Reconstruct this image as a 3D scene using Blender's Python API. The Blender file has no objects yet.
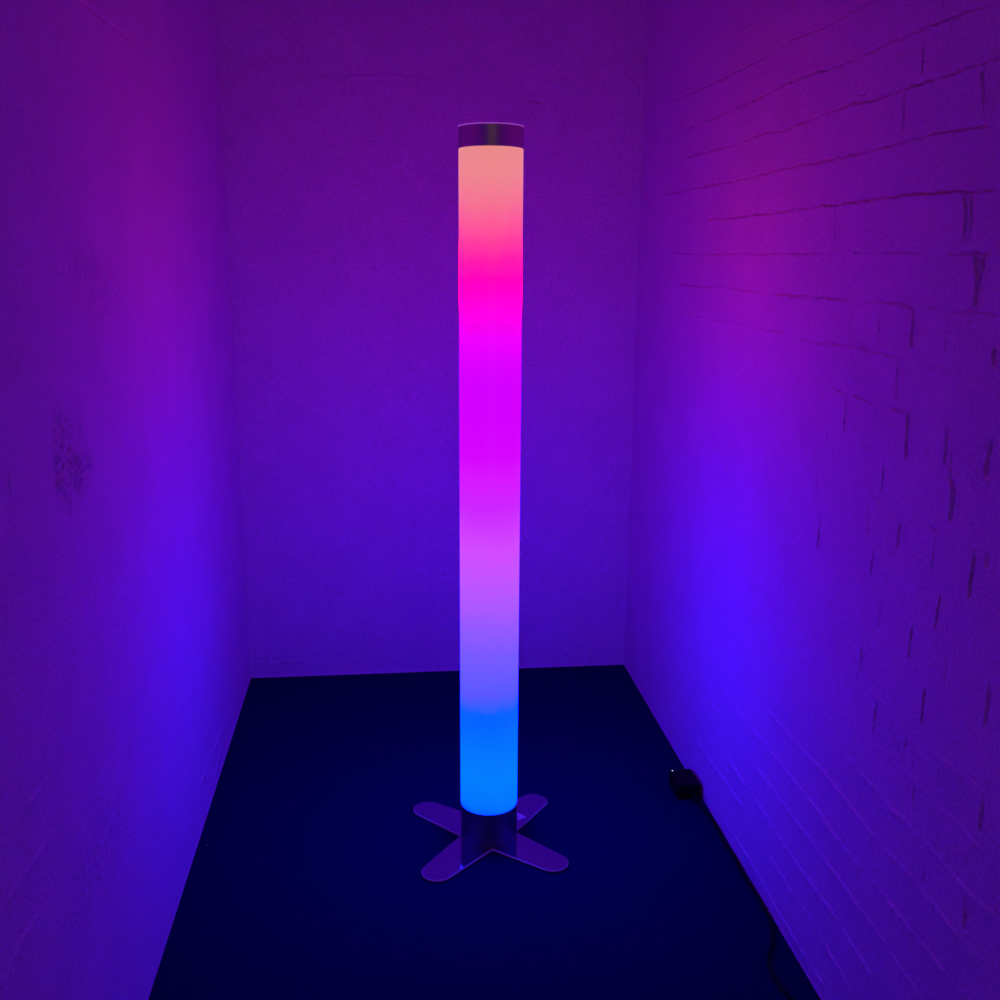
import bpy, bmesh, math
import numpy as np
from mathutils import Vector

scene = bpy.context.scene
COL = scene.collection

# ---------------------------------------------------------------- camera (metres, Z up)
F_PX, PITCH, YAW, ROLL = 1037.98, 0.227844, 0.108592, 0.00560981
CAM_H = 1.29
XL, XR, YB, YF, ZC = -0.447, 0.7534, 3.1275, -0.45, 2.45     # room faces
LX, LY, LR = 0.21215, 2.14638, 0.06446                        # lamp axis and radius

cam_d = bpy.data.cameras.new('camera')
cam = bpy.data.objects.new('camera', cam_d); COL.objects.link(cam)
cam_d.sensor_fit = 'HORIZONTAL'; cam_d.sensor_width = 36.0
cam_d.lens = 36.0 * F_PX / 1000.0
cam_d.clip_start = 0.02
Fv = Vector((math.sin(YAW)*math.cos(PITCH), math.cos(YAW)*math.cos(PITCH), -math.sin(PITCH)))
Rv = Vector((math.cos(YAW), -math.sin(YAW), 0.0))
Uv = Rv.cross(Fv)
R2 = math.cos(ROLL)*Rv + math.sin(ROLL)*Uv
U2 = -math.sin(ROLL)*Rv + math.cos(ROLL)*Uv
from mathutils import Matrix
M = Matrix(((R2.x, U2.x, -Fv.x, 0), (R2.y, U2.y, -Fv.y, 0), (R2.z, U2.z, -Fv.z, CAM_H), (0, 0, 0, 1)))
cam.matrix_world = M
scene.camera = cam

# ---------------------------------------------------------------- wall joints and rough patches (along wall, height; metres)
JOINTS_RIGHT = [
('c', 4, 1.0, [(2.3029, 1.7647), (2.1686, 1.7605)]),
('c', 4, 2.2, [(2.8553, 1.6988), (2.5646, 1.6879), (2.3416, 1.6834), (2.1377, 1.6823), (1.9869, 1.6869), (1.8167, 1.6797), (1.7028, 1.6815), (1.6506, 1.6801)]),
('c', 4, 2.2, [(2.6886, 1.6094), (2.3421, 1.6074), (2.1886, 1.6089), (1.9833, 1.6136), (1.8454, 1.6101), (1.7908, 1.6059), (1.6883, 1.6052), (1.5724, 1.6082), (1.4844, 1.607), (1.4181, 1.6061), (1.3692, 1.6055), (1.3233, 1.6037)]),
('c', 4, 2.8, [(2.6774, 1.5413), (2.4606, 1.5373), (2.2956, 1.5339), (2.1006, 1.5369), (1.9931, 1.5303), (1.8619, 1.5354), (1.7899, 1.536), (1.712, 1.5367), (1.6124, 1.5318), (1.5279, 1.535), (1.4166, 1.5335), (1.3436, 1.535), (1.2879, 1.5348)]),
('c', 4, 2.6, [(2.8798, 1.4632), (2.7483, 1.4607), (2.5268, 1.4615), (2.3165, 1.4585), (2.2048, 1.4569), (2.0062, 1.4611), (1.8388, 1.4578), (1.7755, 1.4588), (1.6604, 1.4577), (1.5287, 1.4607), (1.4422, 1.461), (1.3524, 1.4598), (1.272, 1.4552)]),
('c', 4, 2.8, [(2.4499, 1.3824), (2.256, 1.3819), (2.0288, 1.3809), (1.9414, 1.3827), (1.8702, 1.3848), (1.8034, 1.3834), (1.7213, 1.3827), (1.6464, 1.3836), (1.5613, 1.385), (1.4549, 1.3832), (1.3246, 1.3794)]),
('c', 4, 2.2, [(1.3056, 1.3782), (1.2571, 1.38)]),
('c', 4, 1.6, [(2.7735, 1.3114), (2.5008, 1.3051), (2.2101, 1.3059), (2.0875, 1.3033), (1.8788, 1.3042), (1.7549, 1.3036)]),
('c', 4, 2.0, [(1.6608, 1.3047), (1.5964, 1.3058), (1.5297, 1.3039), (1.4391, 1.302)]),
('c', 4, 2.2, [(1.3715, 1.3029), (1.3089, 1.3), (1.2629, 1.2998)]),
('c', 4, 2.2, [(2.6637, 1.2306), (2.4882, 1.23), (2.264, 1.2334), (2.0455, 1.2273), (1.9539, 1.2283), (1.7748, 1.229), (1.6925, 1.2286), (1.5649, 1.2303), (1.4843, 1.2305), (1.4478, 1.2277)]),
('c', 4, 1.8, [(1.4106, 1.228), (1.3435, 1.2256), (1.26, 1.2284), (1.2269, 1.2288)]),
('c', 3.5, 1.5, [(2.6706, 1.1567), (2.4359, 1.1591), (2.1523, 1.1576), (1.9255, 1.1564)]),
('c', 3.5, 1.8, [(1.8507, 1.1507), (1.7603, 1.1505), (1.6401, 1.155), (1.5674, 1.1531), (1.4849, 1.1527)]),
('c', 3.5, 1.5, [(1.4239, 1.1497), (1.3684, 1.1522), (1.3238, 1.1512)]),
('c', 4, 2.2, [(1.2445, 1.1505), (1.2118, 1.1528)]),
('c', 3.5, 2.0, [(1.6967, 1.0793), (1.633, 1.0771)]),
('c', 3.5, 2.0, [(1.6143, 1.0778), (1.5596, 1.0753), (1.5274, 1.0687)]),
('c', 3.5, 2.4, [(1.5082, 1.073), (1.4546, 1.076), (1.4235, 1.0716)]),
('c', 3, 1.5, [(1.612, 1.0057), (1.5569, 1.0054), (1.5046, 1.0021)]),
('c', 4, 1.4, [(1.5252, 0.931), (1.4567, 0.9231), (1.4343, 0.9224)]),
('c', 4, 1.6, [(1.381, 0.928), (1.3108, 0.9257)]),
('c', 4, 1.4, [(1.2472, 0.9262), (1.2, 0.926)]),
('c', 4, 1.2, [(1.2141, 0.9974), (1.1811, 0.9986)]),
('g', 5, 2.2, [(1.4833, 1.6016), (1.478, 1.546)]),
('g', 5, 2.0, [(1.3244, 1.5306), (1.3109, 1.4741)]),
('g', 4, 1.8, [(1.6799, 1.5607), (1.6813, 1.549), (1.6525, 1.5463)]),
('g', 5, 2.6, [(1.5246, 1.5331), (1.5226, 1.4767)]),
('g', 4, 1.8, [(1.7191, 1.5145), (1.7084, 1.4778)]),
('g', 4, 1, [(1.6255, 1.4589), (1.6268, 1.4292)]),
('g', 4, 1, [(1.4465, 1.4549), (1.4472, 1.4016)]),
('g', 4, 0.9, [(1.5172, 1.4484), (1.5159, 1.4261)]),
('g', 4, 0.8, [(1.6314, 1.5258), (1.6214, 1.4909)]),
('g', 5, 1.2, [(1.2861, 1.4498), (1.2775, 1.4394)]),
('g', 5, 2.4, [(1.7367, 1.3802), (1.7343, 1.3248)]),
('g', 6, 2.6, [(1.3364, 1.3788), (1.3271, 1.3558), (1.3268, 1.3179)]),
('g', 5, 2.2, [(1.319, 1.3753), (1.3126, 1.3427), (1.3153, 1.3203)]),
('g', 5, 2, [(1.3056, 1.3782), (1.3362, 1.3776)]),
('g', 5, 1.8, [(1.692, 1.2888), (1.6907, 1.2401)]),
('g', 8, 4.5, [(1.2945, 1.2987), (1.2827, 1.2738), (1.2822, 1.2362)]),
('g', 5, 3.5, [(1.2896, 1.2975), (1.2722, 1.2901), (1.2743, 1.2777), (1.2802, 1.2614), (1.2811, 1.2425)]),
('g', 5, 2, [(1.2921, 1.2268), (1.2919, 1.2141)]),
('g', 4, 1.8, [(1.6465, 1.2287), (1.6407, 1.1582)]),
('g', 5, 1.6, [(1.5448, 1.2129), (1.5437, 1.172)]),
('g', 7, 3.0, [(1.4539, 1.2289), (1.4396, 1.2154), (1.4372, 1.1728)]),
('g', 5, 1, [(1.3424, 1.2204), (1.3422, 1.1669)]),
('g', 4, 1.0, [(1.9539, 1.2283), (1.9424, 1.1648)]),
('g', 4, 0.8, [(2.0234, 1.3807), (2.0142, 1.3296)]),
('g', 6, 2.0, [(1.4724, 1.1524), (1.4664, 1.0892)]),
('g', 5, 1, [(1.2679, 1.1285), (1.2581, 1.0908)]),
('g', 5, 3.2, [(1.6365, 1.075), (1.633, 1.0155)]),
('g', 4, 1.8, [(1.5307, 1.0683), (1.5313, 1.0178)]),
('g', 7, 4.0, [(1.4269, 1.074), (1.4235, 1.0096)]),
('g', 6, 2.4, [(1.3185, 1.0721), (1.3166, 1.0228)]),
('g', 5, 2.0, [(1.3002, 1.0438), (1.2986, 1.0099)]),
('g', 9, 4.2, [(1.3003, 1.0054), (1.2874, 0.9916), (1.2883, 0.9707), (1.2893, 0.9496)]),
('g', 7, 2.6, [(1.2133, 1.0723), (1.2176, 1.0265)]),
('g', 7, 2.4, [(1.2278, 1.1895), (1.2273, 1.1648)]),
('g', 5, 2.6, [(1.4883, 0.9864), (1.4892, 0.9391)]),
('g', 4, 1.8, [(1.6218, 0.9143), (1.6175, 0.8705)]),
('g', 4, 2, [(1.5279, 0.9271), (1.52, 0.867)]),
('g', 6, 3.4, [(1.7013, 0.8551), (1.7031, 0.7944)]),
('g', 5, 2.2, [(1.7282, 0.9304), (1.7234, 0.8807)]),
('g', 4, 1, [(1.7037, 1.0058), (1.6942, 0.9548)]),
('g', 6, 3.6, [(1.4223, 0.9085), (1.4212, 0.8702)]),
('g', 5, 2.2, [(1.3191, 0.9134), (1.3209, 0.8665)]),
('g', 5, 2.4, [(1.4964, 0.8523), (1.4982, 0.8075)]),
('g', 7, 3.4, [(1.2227, 0.9235), (1.2225, 0.8624)]),
('g', 12, 2.5, [(1.1914, 0.9285), (1.1911, 0.9154)]),
('g', 5, 2.8, [(1.2921, 0.8437), (1.295, 0.7901)]),
('g', 5, 1.6, [(1.455, 0.7773), (1.4562, 0.731)]),
('g', 6, 3.2, [(1.3567, 0.7721), (1.3591, 0.7231)]),
('g', 5, 3, [(1.5076, 0.6883), (1.5059, 0.6408)]),
('g', 5, 1, [(1.2587, 0.7673), (1.2569, 0.7316)]),
('g', 6, 2.2, [(1.441, 0.6156), (1.4441, 0.5597)]),
('g', 6, 3.2, [(1.3044, 0.6964), (1.3053, 0.6422)]),
('g', 7, 1.8, [(1.157, 0.7668), (1.1575, 0.7117)]),
('g', 5, 1.4, [(1.5046, 0.536), (1.5006, 0.5147)]),
('g', 7, 1.8, [(1.343, 0.6084), (1.3421, 0.588)]),
('g', 5, 1.8, [(1.3071, 0.5467), (1.3054, 0.5075)]),
('g', 5, 1, [(1.2464, 0.6099), (1.2469, 0.5715)]),
('g', 7, 1.8, [(1.1419, 0.6216), (1.1413, 0.572)]),
('g', 5, 2.0, [(1.4467, 0.3281), (1.4454, 0.3014)]),
('g', 7, 2, [(1.1544, 0.4682), (1.1496, 0.4187)]),
('g', 7, 1, [(1.2574, 0.4398), (1.2557, 0.4167)]),
('g', 5, 1.2, [(1.6493, 0.3325), (1.6495, 0.3083)]),
('l', 4, 1.2, [(2.3152, 0.1214), (2.1306, 0.1263), (1.9813, 0.1289)]),
('l', 4, 1.2, [(2.1051, 0.1896), (1.9444, 0.1873), (1.7984, 0.1882)]),
('l', 4, 1.0, [(1.9386, 0.26), (1.6737, 0.2616)]),
('l', 4, 1.4, [(2.0659, 0.3251), (1.7764, 0.3324), (1.5655, 0.331)]),
('l', 4, 1.2, [(1.9403, 0.4064), (1.6816, 0.4076), (1.6238, 0.4134), (1.4961, 0.4103), (1.3735, 0.4038), (1.3106, 0.4092), (1.2371, 0.4082), (1.1565, 0.4031), (1.0966, 0.405)]),
('l', 4, 1.3, [(1.541, 0.4838), (1.4431, 0.4805), (1.3586, 0.479), (1.3155, 0.4822), (1.2374, 0.4809), (1.1514, 0.4777), (1.1001, 0.4801)]),
('l', 4, 1.1, [(1.4328, 0.555), (1.3264, 0.5541), (1.238, 0.5534), (1.1863, 0.5544), (1.1373, 0.5513)]),
('l', 4, 1.4, [(1.6083, 0.3297), (1.5316, 0.3262), (1.465, 0.3258), (1.4042, 0.3318), (1.3429, 0.3301), (1.2861, 0.33), (1.2221, 0.3315), (1.1303, 0.3336)]),
('l', 4, 1.4, [(1.7028, 0.2612), (1.5525, 0.2612), (1.4341, 0.261), (1.3456, 0.2581)]),
('l', 4, 1.3, [(1.3345, 0.252), (1.2651, 0.2524), (1.2261, 0.2493)]),
('l', 4, 1.2, [(1.847, 0.1778), (1.703, 0.181), (1.5385, 0.1859), (1.4568, 0.1812), (1.361, 0.1781)]),
('l', 4, 1.0, [(1.8242, 0.1144), (1.7106, 0.1117), (1.5866, 0.1161), (1.4819, 0.1043), (1.4227, 0.1017)]),
('l', 4, 1.2, [(2.0996, 0.0315), (1.9187, 0.0416), (1.7703, 0.0318), (1.6511, 0.0319)]),
('l', 4, 1.3, [(1.6411, 0.0306), (1.5316, 0.0338)]),
('l', 4, 1.0, [(1.2951, 0.6191), (1.2407, 0.6218), (1.1594, 0.6277), (1.1225, 0.6267)]),
('l', 4, 0.7, [(1.4852, 0.627), (1.3522, 0.6249)]),
('l', 3, 0.8, [(2.4149, 0.2693), (2.2871, 0.2724)]),
('l', 3, 0.8, [(2.3488, 0.1894), (2.2808, 0.186)]),
('l', 3, 0.8, [(2.2299, 0.264), (2.0828, 0.2644), (1.9951, 0.2593)]),
]
JOINTS_LEFT = [
('g', 7, 3.4, [(1.7409, 1.6648), (1.8242, 1.6659), (1.93, 1.6683), (2.0419, 1.6695), (2.1771, 1.6706), (2.3096, 1.6604)]),
('g', 4, 1, [(2.2414, 1.4514), (2.4306, 1.4572), (2.6405, 1.4584)]),
('g', 6, 2, [(1.2537, 1.05), (1.2527, 1.0116)]),
('g', 5, 1.6, [(1.236, 0.9302), (1.2408, 0.9113)]),
('g', 5, 0.8, [(1.2495, 0.756), (1.2199, 0.7299)]),
('g', 5, 0.8, [(1.3321, 0.3102), (1.3323, 0.2612)]),
('l', 4, 1.2, [(1.314, 0.6351), (1.2534, 0.6387), (1.1803, 0.6426)]),
('l', 4, 1.3, [(1.2632, 0.5626), (1.1762, 0.5676), (1.1093, 0.5718)]),
('l', 4, 1.2, [(1.2115, 0.4958), (1.1384, 0.4985), (1.0699, 0.4904)]),
('l', 4, 1.2, [(1.1621, 0.4185), (1.1333, 0.4202)]),
('l', 3, 1.1, [(2.8637, 0.0667), (2.5037, 0.097), (2.2436, 0.1132)]),
('l', 3, 1.1, [(2.5589, 0.0645), (2.3235, 0.0232)]),
('g', 4, 0.8, [(2.3006, 1.3902), (2.5496, 1.3837)]),
]
JOINTS_BACK = [
('l', 6, 1.0, [(-0.2691, 1.7471), (-0.2268, 1.7742), (-0.116, 1.7872), (0.0512, 1.7936), (0.1636, 1.7829)]),
('l', 6, 1.0, [(0.1407, 1.7505), (0.1776, 1.7567)]),
('g', 8, 3.4, [(0.4151, 1.7375), (0.4383, 1.7326), (0.4528, 1.7302)]),
('l', 6, 1.0, [(0.6866, 1.8162), (0.7166, 1.7953), (0.7413, 1.7633)]),
('l', 6, 1.0, [(0.449, 1.7947), (0.507, 1.7826)]),
('c', 6, 0.8, [(-0.1899, 1.2285), (0.1005, 1.2208)]),
('c', 6, 0.8, [(-0.4643, 0.307), (-0.1903, 0.2926)]),
('c', 6, 0.8, [(0.4239, 1.4875), (0.6918, 1.4738)]),
('c', 6, 0.8, [(-0.4305, 0.0595), (-0.2912, 0.0576), (-0.1033, 0.0641)]),
]
ROUGH_RIGHT = [(1.221, 1.032, 0.042, 0.037, 0.5), (1.36, 0.584, 0.06, 0.018, 0.4), (1.195, 0.6, 0.054, 0.019, 0.4), (1.224, 0.484, 0.046, 0.028, 0.25)]
ROUGH_LEFT = [(1.467, 1.044, 0.054, 0.046, 1.0), (1.511, 0.986, 0.089, 0.048, 1.0), (1.487, 1.02, 0.096, 0.067, 0.6), (1.651, 1.278, 0.165, 0.032, 0.45), (1.723, 1.24, 0.168, 0.046, 0.4), (1.314, 1.162, 0.049, 0.023, 0.4), (1.47, 0.414, 0.16, 0.064, 0.35)]
ROUGH_BACK = [(-0.431, 1.625, 0.038, 0.032, 0.5), (-0.377, 1.666, 0.033, 0.024, 0.4), (-0.354, 0.05, 0.093, 0.017, 0.5)]

# ---------------------------------------------------------------- noise and relief
def vnoise(a, b, scale, seed):
    """smooth value noise on arrays a, b"""
    rng = np.random.RandomState(seed)
    T = rng.rand(256, 256) * 2 - 1
    x = a / scale; y = b / scale
    xi = np.floor(x).astype(int); yi = np.floor(y).astype(int)
    fx = x - xi; fy = y - yi
    fx = fx*fx*(3-2*fx); fy = fy*fy*(3-2*fy)
    g = lambda i, j: T[i % 256, j % 256]
    return (g(xi, yi)*(1-fx) + g(xi+1, yi)*fx)*(1-fy) + (g(xi, yi+1)*(1-fx) + g(xi+1, yi+1)*fx)*fy

def relief(A, Z, joints, rough, seed, smooth=1.0):
    """height towards the room, metres; A = along wall, Z = height"""
    h = 0.0011*vnoise(A, Z, .16, seed) + 0.0006*vnoise(A, Z, .06, seed+1) + 0.00022*vnoise(A, Z, .022, seed+2)
    h *= smooth
    a1 = A[0, :]; z1 = Z[:, 0]
    for n, (k, w, d, pts) in enumerate(joints):
        w = w*.86e-3*.42; d = d*.86e-3*(2.8 if k == 'g' else 2.5)
        P = np.array(pts)
        # resample and make ragged
        seg = np.hypot(*(P[1:]-P[:-1]).T); L = np.concatenate([[0], np.cumsum(seg)])
        if L[-1] < 1e-4: continue
        m = max(2, int(L[-1]/.004)+1)
        t = np.linspace(0, L[-1], m)
        Q = np.stack([np.interp(t, L, P[:, 0]), np.interp(t, L, P[:, 1])], -1)
        wob = .0016 if k != 'g' else .001
        Q[:, 0] += wob*vnoise(t+n*3.1, t*0+n, .02, seed+5)*(1 if k == 'g' else .3)
        Q[:, 1] += wob*(1.1*vnoise(t+n*1.7, t*0+n, .022, seed+6) + .7*vnoise(t+n*5.1, t*0+n, .008, seed+8))*(.3 if k == 'g' else 1)
        strength = np.clip(.8 + .6*vnoise(t+n*2.3, t*0+n*.7, .05, seed+7) + .5*vnoise(t+n*4.3, t*0+n*.7, .015, seed+9), .12 if k != 'g' else .7, 1.5)
        end = np.minimum(t, L[-1]-t); strength *= np.clip(end/.018+.35, 0, 1)
        pad = .035
        i0, i1 = np.searchsorted(a1, Q[:, 0].min()-pad), np.searchsorted(a1, Q[:, 0].max()+pad)
        j0, j1 = np.searchsorted(z1, Q[:, 1].min()-pad), np.searchsorted(z1, Q[:, 1].max()+pad)
        if i1 <= i0 or j1 <= j0: continue
        X = A[j0:j1, i0:i1]; Y = Z[j0:j1, i0:i1]
        if k == 'g':
            best = np.full(X.shape, 9.); st = np.zeros(X.shape)
            for s in range(m-1):
                p, q = Q[s], Q[s+1]; v = q-p; l2 = v@v+1e-12
                u = np.clip(((X-p[0])*v[0]+(Y-p[1])*v[1])/l2, 0, 1)
                dd = np.hypot(X-p[0]-u*v[0], Y-p[1]-u*v[1])
                b = dd < best
                best = np.where(b, dd, best); st = np.where(b, strength[s], st)
            h[j0:j1, i0:i1] -= d*st*np.exp(-(best/(w*1.15))**2*1.2)
            h[j0:j1, i0:i1] += .18*d*st*np.exp(-((best-w*2.4)/(w*1.2))**2)
        else:
            o = np.argsort(Q[:, 0]); qa = Q[o]; so = strength[o]
            zc = np.interp(X, qa[:, 0], qa[:, 1]); st = np.interp(X, qa[:, 0], so)
            ed = np.minimum(X-qa[0, 0], qa[-1, 0]-X)
            st = st*np.clip(ed/.012+.5, 0, 1)
            dz = Y-zc
            if k == 'c':
                h[j0:j1, i0:i1] -= d*st*np.exp(-(dz/w)**2)                       # raked joint
                led = np.where(dz < 0, np.exp(dz/.011), 0)*(1-np.exp(-(dz/w)**2))
                h[j0:j1, i0:i1] += .35*d*st*led
            else:
                led = 1/(1+np.exp(np.clip(dz/(w*.45), -30, 30)))*np.exp(np.minimum(dz, 0)/.016)
                h[j0:j1, i0:i1] += 1.1*d*st*led                                  # brick arris standing proud
    scuff = np.zeros_like(A)
    for (a, z, ra, rz, m) in rough:
        r = ((A-a)/ra)**2 + ((Z-z)/rz)**2 + .5*vnoise(A, Z, .03, seed+11)
        msk = np.clip(1.25-r, 0, 1)*m
        h += msk*(.0026*vnoise(A, Z, .009, seed+12) + .0016*vnoise(A, Z, .016, seed+13) - .0008)
        scuff = np.maximum(scuff, np.clip(msk*.55, 0, .5)*np.clip(.5+1.3*vnoise(A, Z, .006, seed+12)+.4*vnoise(A, Z, .02, seed+14), 0, 1))
    return h, scuff

def wall_mesh(name, mat, along, heights, place, outward, joints, rough, seed, thick=.12, smooth=1.0):
    A, Z = np.meshgrid(along, heights)
    h, scuff = relief(A, Z, joints, rough, seed, smooth)
    edge = np.clip(Z/.02, 0, 1); h = h*edge
    h = h + np.where(Z > 0, .002*np.exp(-np.maximum(Z, 0)/.004), .002)    # ragged lip of paint along the floor
    V = place(A, Z, h).reshape(-1, 3)
    na, nz = len(along), len(heights)
    idx = np.arange(na*nz).reshape(nz, na)
    quads = np.stack([idx[:-1, :-1], idx[:-1, 1:], idx[1:, 1:], idx[1:, :-1]], -1).reshape(-1, 4)
    corners = [(along[0], heights[0]), (along[-1], heights[0]), (along[-1], heights[-1]), (along[0], heights[-1])]
    B = np.array([place(np.array(a), np.array(z), np.array(-thick)) for a, z in corners]).reshape(4, 3)
    nb = len(V); V = np.vstack([V, B])
    faces = [tuple(f) for f in quads.tolist()]
    nquad = len(faces)
    faces.append((nb+3, nb+2, nb+1, nb))
    faces.append(tuple([nb, nb+1] + idx[0, ::-1].tolist()))
    faces.append(tuple([nb+2, nb+3] + idx[-1, :].tolist()))
    faces.append(tuple([nb+1, nb+2] + idx[::-1, -1].tolist()))
    faces.append(tuple([nb+3, nb] + idx[:, 0].tolist()))
    if outward: faces = [f[::-1] for f in faces]
    me = bpy.data.meshes.new(name); me.from_pydata(V.tolist(), [], faces)
    sm = np.zeros(len(faces), bool); sm[:nquad] = True
    me.polygons.foreach_set('use_smooth', sm); me.update()
    at = me.attributes.new('scuff', 'FLOAT', 'POINT')
    at.data.foreach_set('value', np.concatenate([scuff.ravel(), np.zeros(4)]).astype(np.float32))
    me.materials.append(mat)
    o = bpy.data.objects.new(name, me); COL.objects.link(o); o['kind'] = 'structure'
    return o

# ---------------------------------------------------------------- materials
def new_mat(name):
    m = bpy.data.materials.new(name); m.use_nodes = True
    nt = m.node_tree; b = nt.nodes['Principled BSDF']
    return m, nt, b

def coords(nt, scale=(1, 1, 1)):
    tc = nt.nodes.new('ShaderNodeTexCoord'); mp = nt.nodes.new('ShaderNodeMapping')
    mp.inputs['Scale'].default_value = scale
    nt.links.new(tc.outputs['Object'], mp.inputs['Vector'])
    return mp.outputs['Vector']

def noise(nt, vec, scale, detail=3, rough=.55):
    n = nt.nodes.new('ShaderNodeTexNoise')
    n.inputs['Scale'].default_value = scale; n.inputs['Detail'].default_value = detail
    n.inputs['Roughness'].default_value = rough
    nt.links.new(vec, n.inputs['Vector'])
    return n.outputs['Fac']

def ramp(nt, fac, stops):
    r = nt.nodes.new('ShaderNodeValToRGB'); e = r.color_ramp.elements
    while len(e) < len(stops): e.new(.5)
    for el, (p, c) in zip(e, stops): el.position = p; el.color = (*c, 1)
    nt.links.new(fac, r.inputs['Fac'])
    return r.outputs['Color']

def bump(nt, b, fac, strength, dist):
    n = nt.nodes.new('ShaderNodeBump')
    n.inputs['Strength'].default_value = strength; n.inputs['Distance'].default_value = dist
    nt.links.new(fac, n.inputs['Height']); nt.links.new(n.outputs['Normal'], b.inputs['Normal'])

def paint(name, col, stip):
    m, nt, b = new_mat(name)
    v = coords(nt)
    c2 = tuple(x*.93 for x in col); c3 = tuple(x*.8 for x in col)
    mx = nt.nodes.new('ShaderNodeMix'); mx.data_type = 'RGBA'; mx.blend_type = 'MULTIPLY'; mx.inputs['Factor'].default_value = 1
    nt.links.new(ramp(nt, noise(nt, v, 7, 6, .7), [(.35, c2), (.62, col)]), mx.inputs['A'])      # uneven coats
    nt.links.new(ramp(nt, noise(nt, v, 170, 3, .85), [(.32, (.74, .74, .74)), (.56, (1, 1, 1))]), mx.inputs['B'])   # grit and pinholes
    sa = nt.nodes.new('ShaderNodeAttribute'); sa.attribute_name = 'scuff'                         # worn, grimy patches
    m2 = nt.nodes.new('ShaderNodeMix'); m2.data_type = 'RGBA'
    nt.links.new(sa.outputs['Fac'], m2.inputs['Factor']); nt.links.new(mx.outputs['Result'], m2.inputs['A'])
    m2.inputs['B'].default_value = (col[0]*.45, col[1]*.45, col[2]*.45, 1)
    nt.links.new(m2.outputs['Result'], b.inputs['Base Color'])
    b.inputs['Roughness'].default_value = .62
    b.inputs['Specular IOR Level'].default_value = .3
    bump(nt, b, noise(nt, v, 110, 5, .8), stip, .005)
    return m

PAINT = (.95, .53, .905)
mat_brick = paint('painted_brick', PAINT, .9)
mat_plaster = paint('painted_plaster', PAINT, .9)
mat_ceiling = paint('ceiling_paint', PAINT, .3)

mat_carpet, nt, b = new_mat('navy_carpet')
v = coords(nt)
nt.links.new(ramp(nt, noise(nt, v, 420, 3, .7), [(.3, (.002, .002, .046)), (.7, (.004, .004, .082))]), b.inputs['Base Color'])
b.inputs['Roughness'].default_value = .95; b.inputs['Specular IOR Level'].default_value = .05
bump(nt, b, noise(nt, v, 500, 3, .6), .6, .002)

def metal(name, col, rough, aniso=0.0, brush=None):
    m, nt, b = new_mat(name)
    b.inputs['Base Color'].default_value = (*col, 1); b.inputs['Metallic'].default_value = 1
    b.inputs['Roughness'].default_value = rough; b.inputs['Anisotropic'].default_value = aniso
    if brush:
        bump(nt, b, noise(nt, coords(nt, brush), 60, 2, .5), .08, .0005)
    return m

mat_cap = metal('brushed_steel', (.6, .52, .55), .3)
mat_collar = metal('dark_brushed_steel', (.17, .15, .42), .46)
mat_plate = metal('polished_plate', (.29, .26, .42), .1)
mat_plate_edge, nt, b = new_mat('plate_edge')
b.inputs['Base Color'].default_value = (.5, .42, .5, 1); b.inputs['Roughness'].default_value = .4
mat_label, nt, b = new_mat('pale_label')
b.inputs['Base Color'].default_value = (.8, .75, .8, 1); b.inputs['Roughness'].default_value = .5
mat_rim, nt, b = new_mat('disc_edge_painted_glow')
b.inputs['Base Color'].default_value = (.8, .6, .8, 1); b.inputs['Roughness'].default_value = .3
b.inputs['Emission Color'].default_value = (.22, .045, .3, 1); b.inputs['Emission Strength'].default_value = 1   # faint emission painted in for the bright rim line of the clear disc
mat_black, nt, b = new_mat('black_plastic')
b.inputs['Base Color'].default_value = (.003, .003, .005, 1); b.inputs['Roughness'].default_value = .6; b.inputs['Specular IOR Level'].default_value = .15
mat_cable, nt, b = new_mat('black_rubber')
b.inputs['Base Color'].default_value = (.004, .004, .007, 1); b.inputs['Roughness'].default_value = .6; b.inputs['Specular IOR Level'].default_value = .12
mat_led, nt, b = new_mat('indicator_glow')
b.inputs['Base Color'].default_value = (.5, .5, .5, 1)
b.inputs['Emission Color'].default_value = (.8, .8, 1, 1); b.inputs['Emission Strength'].default_value = .9
mat_lint, nt, b = new_mat('grey_lint')
b.inputs['Base Color'].default_value = (.2, .2, .3, 1)

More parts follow.
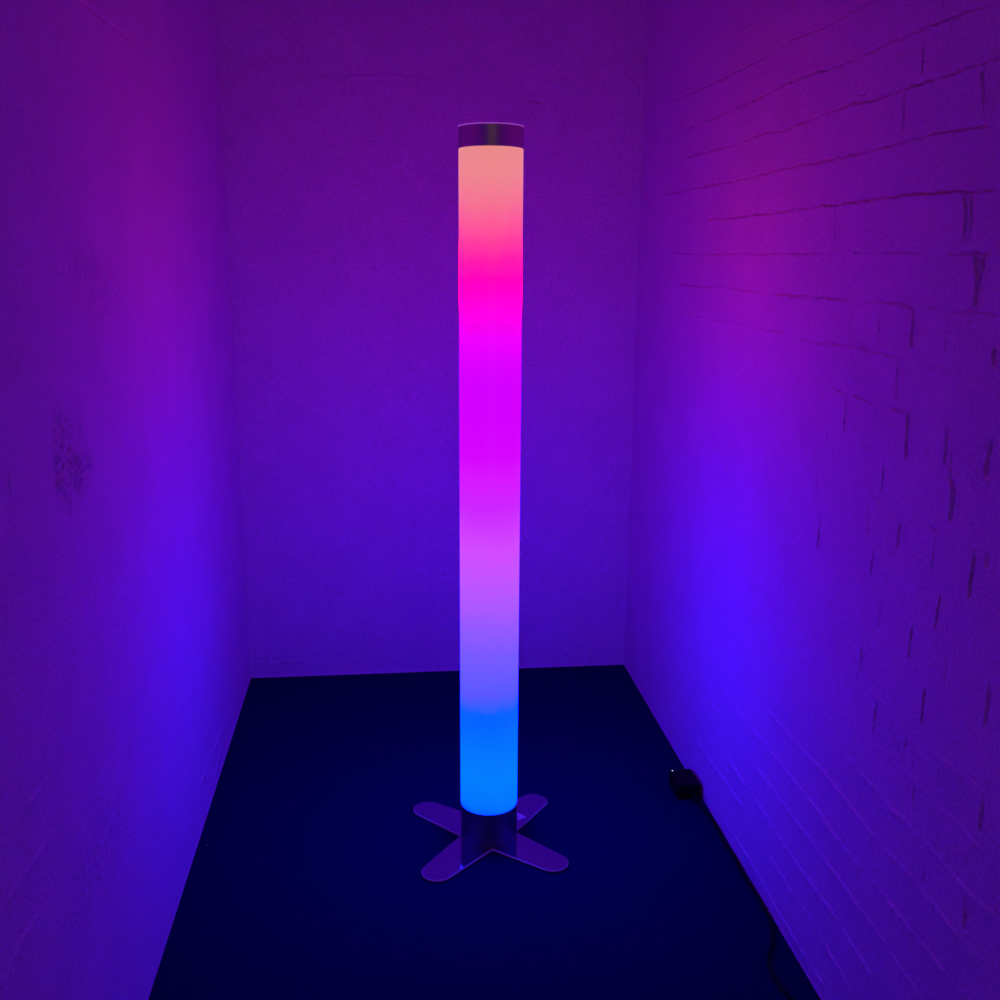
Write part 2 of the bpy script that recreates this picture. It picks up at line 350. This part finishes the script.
# glowing opal tube: the LEDs inside run through these colours from bottom to top (linear light, height in metres)
GLOW = [(0.084, (0.0, 0.107, 6.4)), (0.1, (0.0, 0.1714, 8.0)), (0.16, (0.0, 0.2051, 10.4)), (0.218, (0.0, 0.1812, 12.8)), (0.3, (0.0, 0.1274, 14.4)), (0.322, (0.0015, 0.1195, 14.4)), (0.337, (0.0319, 0.1144, 14.4)), (0.365, (0.0976, 0.0976, 14.4)), (0.383, (0.1095, 0.1022, 14.4)), (0.452, (0.1812, 0.1022, 14.4)), (0.52, (0.2961, 0.1022, 14.4)), (0.565, (0.4125, 0.0976, 13.600000000000001)), (0.632, (0.5395, 0.0887, 12.8)), (0.697, (0.6445, 0.0704, 12.8)), (0.741, (0.6172, 0.0423, 12.0)), (0.783, (0.6038, 0.0194, 11.200000000000001)), (0.847, (0.6867, 0.008, 9.600000000000001)), (0.889, (0.6654, 0.0015, 8.8)), (0.972, (0.6514, 0.0, 7.2)), (1.053, (0.6584, 0.0, 4.800000000000001)), (1.085, (0.7084, 0.0, 3.2)), (1.113, (0.7991, 0.0, 1.52)), (1.145, (0.8879, 0.0, 0.9131)), (1.172, (0.956, 0.0, 0.8308)), (1.19, (1.38, 0.0, 0.7758)), (1.211, (7.359999999999999, 0.0, 0.6724)), (1.25, (14.26, 0.0, 0.5029)), (1.289, (12.649999999999999, 0.0116, 0.3916)), (1.327, (1.426, 0.0482, 0.3278)), (1.365, (0.956, 0.107, 0.305)), (1.402, (0.9216, 0.1714, 0.2831)), (1.448, (0.855, 0.2346, 0.2623)), (1.496, (0.8228, 0.2502, 0.2542)), (1.5022, (0.8308, 0.2623, 0.2623))]
Z0, Z1 = 0.084, 1.5022
def glow_material():
    m, nt, b = new_mat('opal_tube_glow')
    tc = nt.nodes.new('ShaderNodeTexCoord'); sp = nt.nodes.new('ShaderNodeSeparateXYZ')
    nt.links.new(tc.outputs['Object'], sp.inputs['Vector'])
    mr = nt.nodes.new('ShaderNodeMapRange')
    mr.inputs['From Min'].default_value = Z0; mr.inputs['From Max'].default_value = Z1
    # faint unevenness of the diffuser
    ns = noise(nt, coords(nt, (1, 1, .35)), 14, 3, .6)
    ad = nt.nodes.new('ShaderNodeMath'); ad.operation = 'MULTIPLY_ADD'
    nt.links.new(ns, ad.inputs[0]); ad.inputs[1].default_value = .05
    sb = nt.nodes.new('ShaderNodeMath'); sb.operation = 'SUBTRACT'
    nt.links.new(sp.outputs['Z'], sb.inputs[0]); sb.inputs[1].default_value = .025
    nt.links.new(sb.outputs[0], ad.inputs[2])
    nt.links.new(ad.outputs[0], mr.inputs['Value'])
    cm = nt.nodes.new('ShaderNodeCombineColor')
    for ch in range(3):
        fc = nt.nodes.new('ShaderNodeFloatCurve')
        c = fc.mapping; cv = c.curves[0]
        TOP = 16.0
        pts = [((z-Z0)/(Z1-Z0), min(rgb[ch]/TOP, 1)) for z, rgb in GLOW]
        cv.points[0].location = pts[0]; cv.points[1].location = pts[-1]
        for p in pts[1:-1]: cv.points.new(*p)
        for p in cv.points: p.handle_type = 'VECTOR'
        c.update()
        nt.links.new(mr.outputs['Result'], fc.inputs['Value'])
        mu = nt.nodes.new('ShaderNodeMath'); mu.operation = 'MULTIPLY'; mu.inputs[1].default_value = TOP
        nt.links.new(fc.outputs['Value'], mu.inputs[0])
        nt.links.new(mu.outputs[0], cm.inputs[ch])
    nt.links.new(cm.outputs['Color'], b.inputs['Emission Color'])
    b.inputs['Emission Strength'].default_value = 1.0
    b.inputs['Base Color'].default_value = (.03, .02, .03, 1)
    b.inputs['Roughness'].default_value = .3; b.inputs['IOR'].default_value = 1.49
    return m
mat_glow = glow_material()

# ---------------------------------------------------------------- builders
def obj(name, bm, mat, parent=None, smooth=False):
    me = bpy.data.meshes.new(name); bm.normal_update(); bm.to_mesh(me); bm.free()
    if mat: me.materials.append(mat)
    if smooth:
        for p in me.polygons: p.use_smooth = True
    o = bpy.data.objects.new(name, me); COL.objects.link(o)
    if parent: o.parent = parent
    return o

def empty(name, loc, label, cat):
    o = bpy.data.objects.new(name, None); COL.objects.link(o); o.location = loc
    o.empty_display_size = .05; o['label'] = label; o['category'] = cat
    return o

def lathe(profile, seg=96, closed=True):
    """profile: list of (r, z); spun about Z; ring loop closed if closed"""
    bm = bmesh.new(); rings = []
    for r, z in profile:
        rings.append([bm.verts.new((r*math.cos(2*math.pi*i/seg), r*math.sin(2*math.pi*i/seg), z)) for i in range(seg)])
    n = len(rings)
    for k in range(n if closed else n-1):
        a, c = rings[k], rings[(k+1) % n]
        for i in range(seg):
            j = (i+1) % seg
            bm.faces.new((a[i], a[j], c[j], c[i]))
    if not closed:
        bm.faces.new(rings[0][::-1]); bm.faces.new(rings[-1])
    return bm

def set_smooth_sides(o):
    for p in o.data.polygons: p.use_smooth = True
    o.data.set_sharp_from_angle(angle=math.radians(25))

def box_bm(x0, x1, y0, y1, z0, z1, bev=0):
    bm = bmesh.new()
    vs = [bm.verts.new((x, y, z)) for z in (z0, z1) for y in (y0, y1) for x in (x0, x1)]
    for f in ((0, 2, 3, 1), (4, 5, 7, 6), (0, 1, 5, 4), (2, 6, 7, 3), (0, 4, 6, 2), (1, 3, 7, 5)):
        bm.faces.new([vs[i] for i in f])
    if bev: bmesh.ops.bevel(bm, geom=bm.edges[:], offset=bev, segments=3, affect='EDGES', profile=.5)
    return bm

def tube_bm(pts, r, seg=10):
    bm = bmesh.new(); pts = [Vector(p) for p in pts]; rings = []
    # smooth by Catmull-Rom
    sm = []
    for i in range(len(pts)-1):
        p0, p1, p2, p3 = pts[max(i-1, 0)], pts[i], pts[i+1], pts[min(i+2, len(pts)-1)]
        for s in range(8):
            t = s/8
            sm.append(.5*((2*p1)+(-p0+p2)*t+(2*p0-5*p1+4*p2-p3)*t*t+(-p0+3*p1-3*p2+p3)*t**3))
    sm.append(pts[-1])
    for i, p in enumerate(sm):
        d = (sm[min(i+1, len(sm)-1)]-sm[max(i-1, 0)]).normalized()
        s = d.cross(Vector((0, 0, 1)));
        if s.length < 1e-3: s = Vector((1, 0, 0))
        s.normalize(); u = s.cross(d)
        rings.append([bm.verts.new(p+r*(math.cos(2*math.pi*k/seg)*s+math.sin(2*math.pi*k/seg)*u)) for k in range(seg)])
    for a, c in zip(rings, rings[1:]):
        for k in range(seg): bm.faces.new((a[k], a[(k+1) % seg], c[(k+1) % seg], c[k]))
    bm.faces.new(rings[0][::-1]); bm.faces.new(rings[-1])
    bmesh.ops.recalc_face_normals(bm, faces=bm.faces[:])
    return bm

# ---------------------------------------------------------------- room
ZB = -.03
right_a = np.concatenate([np.arange(YF, .9, .03), np.arange(.9, YB+.0021, .0028)])
right_z = np.concatenate([np.arange(ZB, 2.05, .0019), np.arange(2.05, ZC+.001, .02)])
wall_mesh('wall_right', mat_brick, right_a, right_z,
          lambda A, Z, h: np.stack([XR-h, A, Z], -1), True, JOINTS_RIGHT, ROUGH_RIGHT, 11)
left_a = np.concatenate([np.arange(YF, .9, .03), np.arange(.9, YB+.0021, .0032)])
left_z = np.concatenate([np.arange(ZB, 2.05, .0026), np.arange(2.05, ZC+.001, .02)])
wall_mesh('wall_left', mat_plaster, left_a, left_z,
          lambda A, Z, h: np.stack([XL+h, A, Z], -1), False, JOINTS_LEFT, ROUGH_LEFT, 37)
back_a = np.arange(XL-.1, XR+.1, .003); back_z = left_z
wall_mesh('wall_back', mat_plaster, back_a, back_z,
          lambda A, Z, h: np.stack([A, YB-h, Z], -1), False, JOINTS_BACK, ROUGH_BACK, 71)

o = obj('floor', box_bm(XL-.11, XR+.11, YF, YB+.11, -.1, 0), mat_carpet); o['kind'] = 'structure'
o = obj('ceiling', box_bm(XL-.11, XR+.11, YF, YB+.11, ZC-.002, ZC+.1), mat_ceiling); o['kind'] = 'structure'

# ---------------------------------------------------------------- lamp
lamp = empty('column_lamp', (LX, LY, 0), 'tall glowing tube lamp, pink at top to blue at bottom, standing on the dark floor', 'lamp')
PT, PB = .0060, .0022       # base plate top and underside (it sits on low pads)

def cross_outline(hw, taper, tips, n=20):
    """counter-clockwise outline of a cross of four tapering round-ended feet; tips = [(angle, reach)]"""
    info = []
    for a, L in tips:
        d = np.array([math.cos(a), math.sin(a)]); s = np.array([d[1], -d[0]]); c = d*(L-hw)
        rt = lambda v, t: np.array([v[0]*math.cos(t)-v[1]*math.sin(t), v[0]*math.sin(t)+v[1]*math.cos(t)])
        info.append((c, rt(s, taper), rt(-s, -taper)))
    out = []
    for k, (c, nr, nl) in enumerate(info):
        cp, _, nlp = info[k-1]
        out.append(np.linalg.solve(np.array([nr, nlp]), [nr@c+hw, nlp@cp+hw]))     # inner corner
        a0 = math.atan2(nr[1], nr[0]); a1 = math.atan2(nl[1], nl[0])
        if a1 < a0: a1 += 2*math.pi
        for t in np.linspace(a0, a1, n): out.append(c+hw*np.array([math.cos(t), math.sin(t)]))
    return [Vector((x-.0017, y-.0072)) for x, y in out]
TIPS = [(math.radians(47.9), .2176), (math.radians(137.2), .2165), (math.radians(228.7), .2215), (math.radians(315.1), .2172)]
HW, TAPER, INS = .03537, .0811, .0024
levels = [(0, PB), (0, PT-.0016), (INS, PT)]
pb = bmesh.new(); rings = []
for ins, z in levels:
    rings.append([pb.verts.new((p.x, p.y, z)) for p in cross_outline(HW-ins, TAPER, [(a, L-ins) for a, L in TIPS])])
pb.faces.new(rings[0][::-1]); pb.faces.new(rings[-1]); n_ = len(rings[0])
for lo_, hi_ in zip(rings, rings[1:]):
    for i in range(n_): pb.faces.new((lo_[i], lo_[(i+1) % n_], hi_[(i+1) % n_], hi_[i]))
plate = obj('base_plate', pb, mat_plate, lamp)
plate.data.materials.append(mat_plate_edge)
for i, p in enumerate(plate.data.polygons):
    if i >= 2: p.material_index = 1
plate['label'] = 'polished cross-shaped base plate with four rounded feet'
for a, L in TIPS:
    bm = lathe([(.0001, 0), (.011, 0), (.012, .001), (.012, PB), (.0001, PB)], 20, False)
    pad = obj('rubber_pad', bm, mat_black, plate); pad.location = (math.cos(a)*(L-.055), math.sin(a)*(L-.055), 0)

CT = 0.0842                  # top of the collar
col = obj('base_collar', lathe([(LR-.006, PT), (LR-.0005, PT), (LR, PT+.0008), (LR, CT-.0006), (LR-.0006, CT), (LR-.006, CT)]), mat_collar, lamp)
set_smooth_sides(col)
tube = obj('glowing_tube', lathe([(.0005, CT), (LR-.0005, CT), (LR-.0002, CT+.0006), (LR-.0002, 1.5016), (LR-.0006, 1.5022), (.0005, 1.5022)], 128, False), mat_glow, lamp)
set_smooth_sides(tube)
tube['label'] = 'glowing opal tube fading from salmon through magenta and violet to blue'
cap = obj('top_cap', lathe([(LR-.006, 1.5022), (LR-.0006, 1.5022), (LR+.0002, 1.503), (LR+.0002, 1.5425), (LR-.006, 1.5425)]), mat_cap, lamp)
set_smooth_sides(cap)
rim = obj('top_disc', lathe([(.0005, 1.5425), (LR+.0002, 1.5425), (LR+.0008, 1.5432), (LR+.0008, 1.5444), (LR+.0002, 1.5449), (.0005, 1.5449)], 96, False), mat_rim, lamp)
set_smooth_sides(rim)
# small pale label on the rear right foot
lb = bmesh.new()
pts = [(.2814, 2.2046), (.2859, 2.186), (.3072, 2.2011), (.2853, 2.2262)]
lo = [lb.verts.new((x-LX, y-LY, PT-.0002)) for x, y in pts]; hi = [lb.verts.new((x-LX, y-LY, PT+.0004)) for x, y in pts]
lb.faces.new(lo[::-1]); lb.faces.new(hi)
for i in range(4): lb.faces.new((lo[i], lo[(i+1) % 4], hi[(i+1) % 4], hi[i]))
bmesh.ops.recalc_face_normals(lb, faces=lb.faces[:])
st = obj('sticker', lb, mat_label, plate); st['label'] = 'small pale rectangular sticker on the rear right foot'

# ---------------------------------------------------------------- adapter and cable by the right wall
ad = empty('power_adapter', (.715, 2.295, 0), 'small black power adapter lying on the floor against the right wall', 'adapter')
bd = obj('body', box_bm(-.028, .030, -.042, .042, 0, .040, .005), mat_black, ad)
pl = obj('cable_grip', tube_bm([(0.012, -.040, .014), (.013, -.052, .013), (.014, -.062, .008)], .0055), mat_black, ad)
ld = obj('indicator_light', lathe([(.0002, 0), (.0019, 0), (.0019, .0008), (.0012, .0014), (.0002, .0016)], 16, False), mat_led, ad)
ld.location = (-.0245+.003, .032, .0396); ld['label'] = 'tiny white indicator light'

cb = obj('power_cable', tube_bm([(.729, 2.228, .0075), (.739, 2.17, .0036), (.744, 2.11, .005), (.739, 2.06, .0036), (.744, 2.00, .0036), (.742, 1.93, .0036),
        (.744, 1.85, .0036), (.742, 1.77, .0036), (.722, 1.70, .0036), (.694, 1.65, .0036), (.687, 1.60, .0036), (.693, 1.56, .0036), (.708, 1.51, .0036), (.72, 1.42, .0036), (.722, 1.25, .0036), (.70, 1.0, .0036)], .0034), mat_cable, smooth=True)
cb['label'] = 'thin black cable trailing along the foot of the right wall'; cb['category'] = 'cable'

for (x, y, r, lab) in ((-.436, 2.159, .0022, 'tiny pale lint speck on the floor touching the left wall'),
                       (.017, 1.95+.42, .0016, None)):
    if lab is None: continue
    bm = bmesh.new(); bmesh.ops.create_icosphere(bm, subdivisions=1, radius=r)
    for v_ in bm.verts: v_.co.z = v_.co.z*.6 + r*.6; v_.co.x *= 1+.4*math.sin(9*v_.co.y/r)
    o = obj('lint_speck', bm, mat_lint); o.location = (x+.012, y, 0); o['label'] = lab; o['category'] = 'lint'

# ---------------------------------------------------------------- light: only the lamp, plus the faint dusk of the open end of the room
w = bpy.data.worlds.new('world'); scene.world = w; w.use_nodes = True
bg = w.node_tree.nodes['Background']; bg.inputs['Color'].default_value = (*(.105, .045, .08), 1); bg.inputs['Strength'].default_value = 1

vs = scene.view_settings
vs.view_transform = 'Standard'; vs.look = 'None'; vs.gamma = 1; vs.exposure = 0; vs.use_curve_mapping = False
scene.cycles.use_denoising = True
scene.cycles.max_bounces = 12; scene.cycles.diffuse_bounces = 8
scene.cycles.sample_clamp_indirect = 0
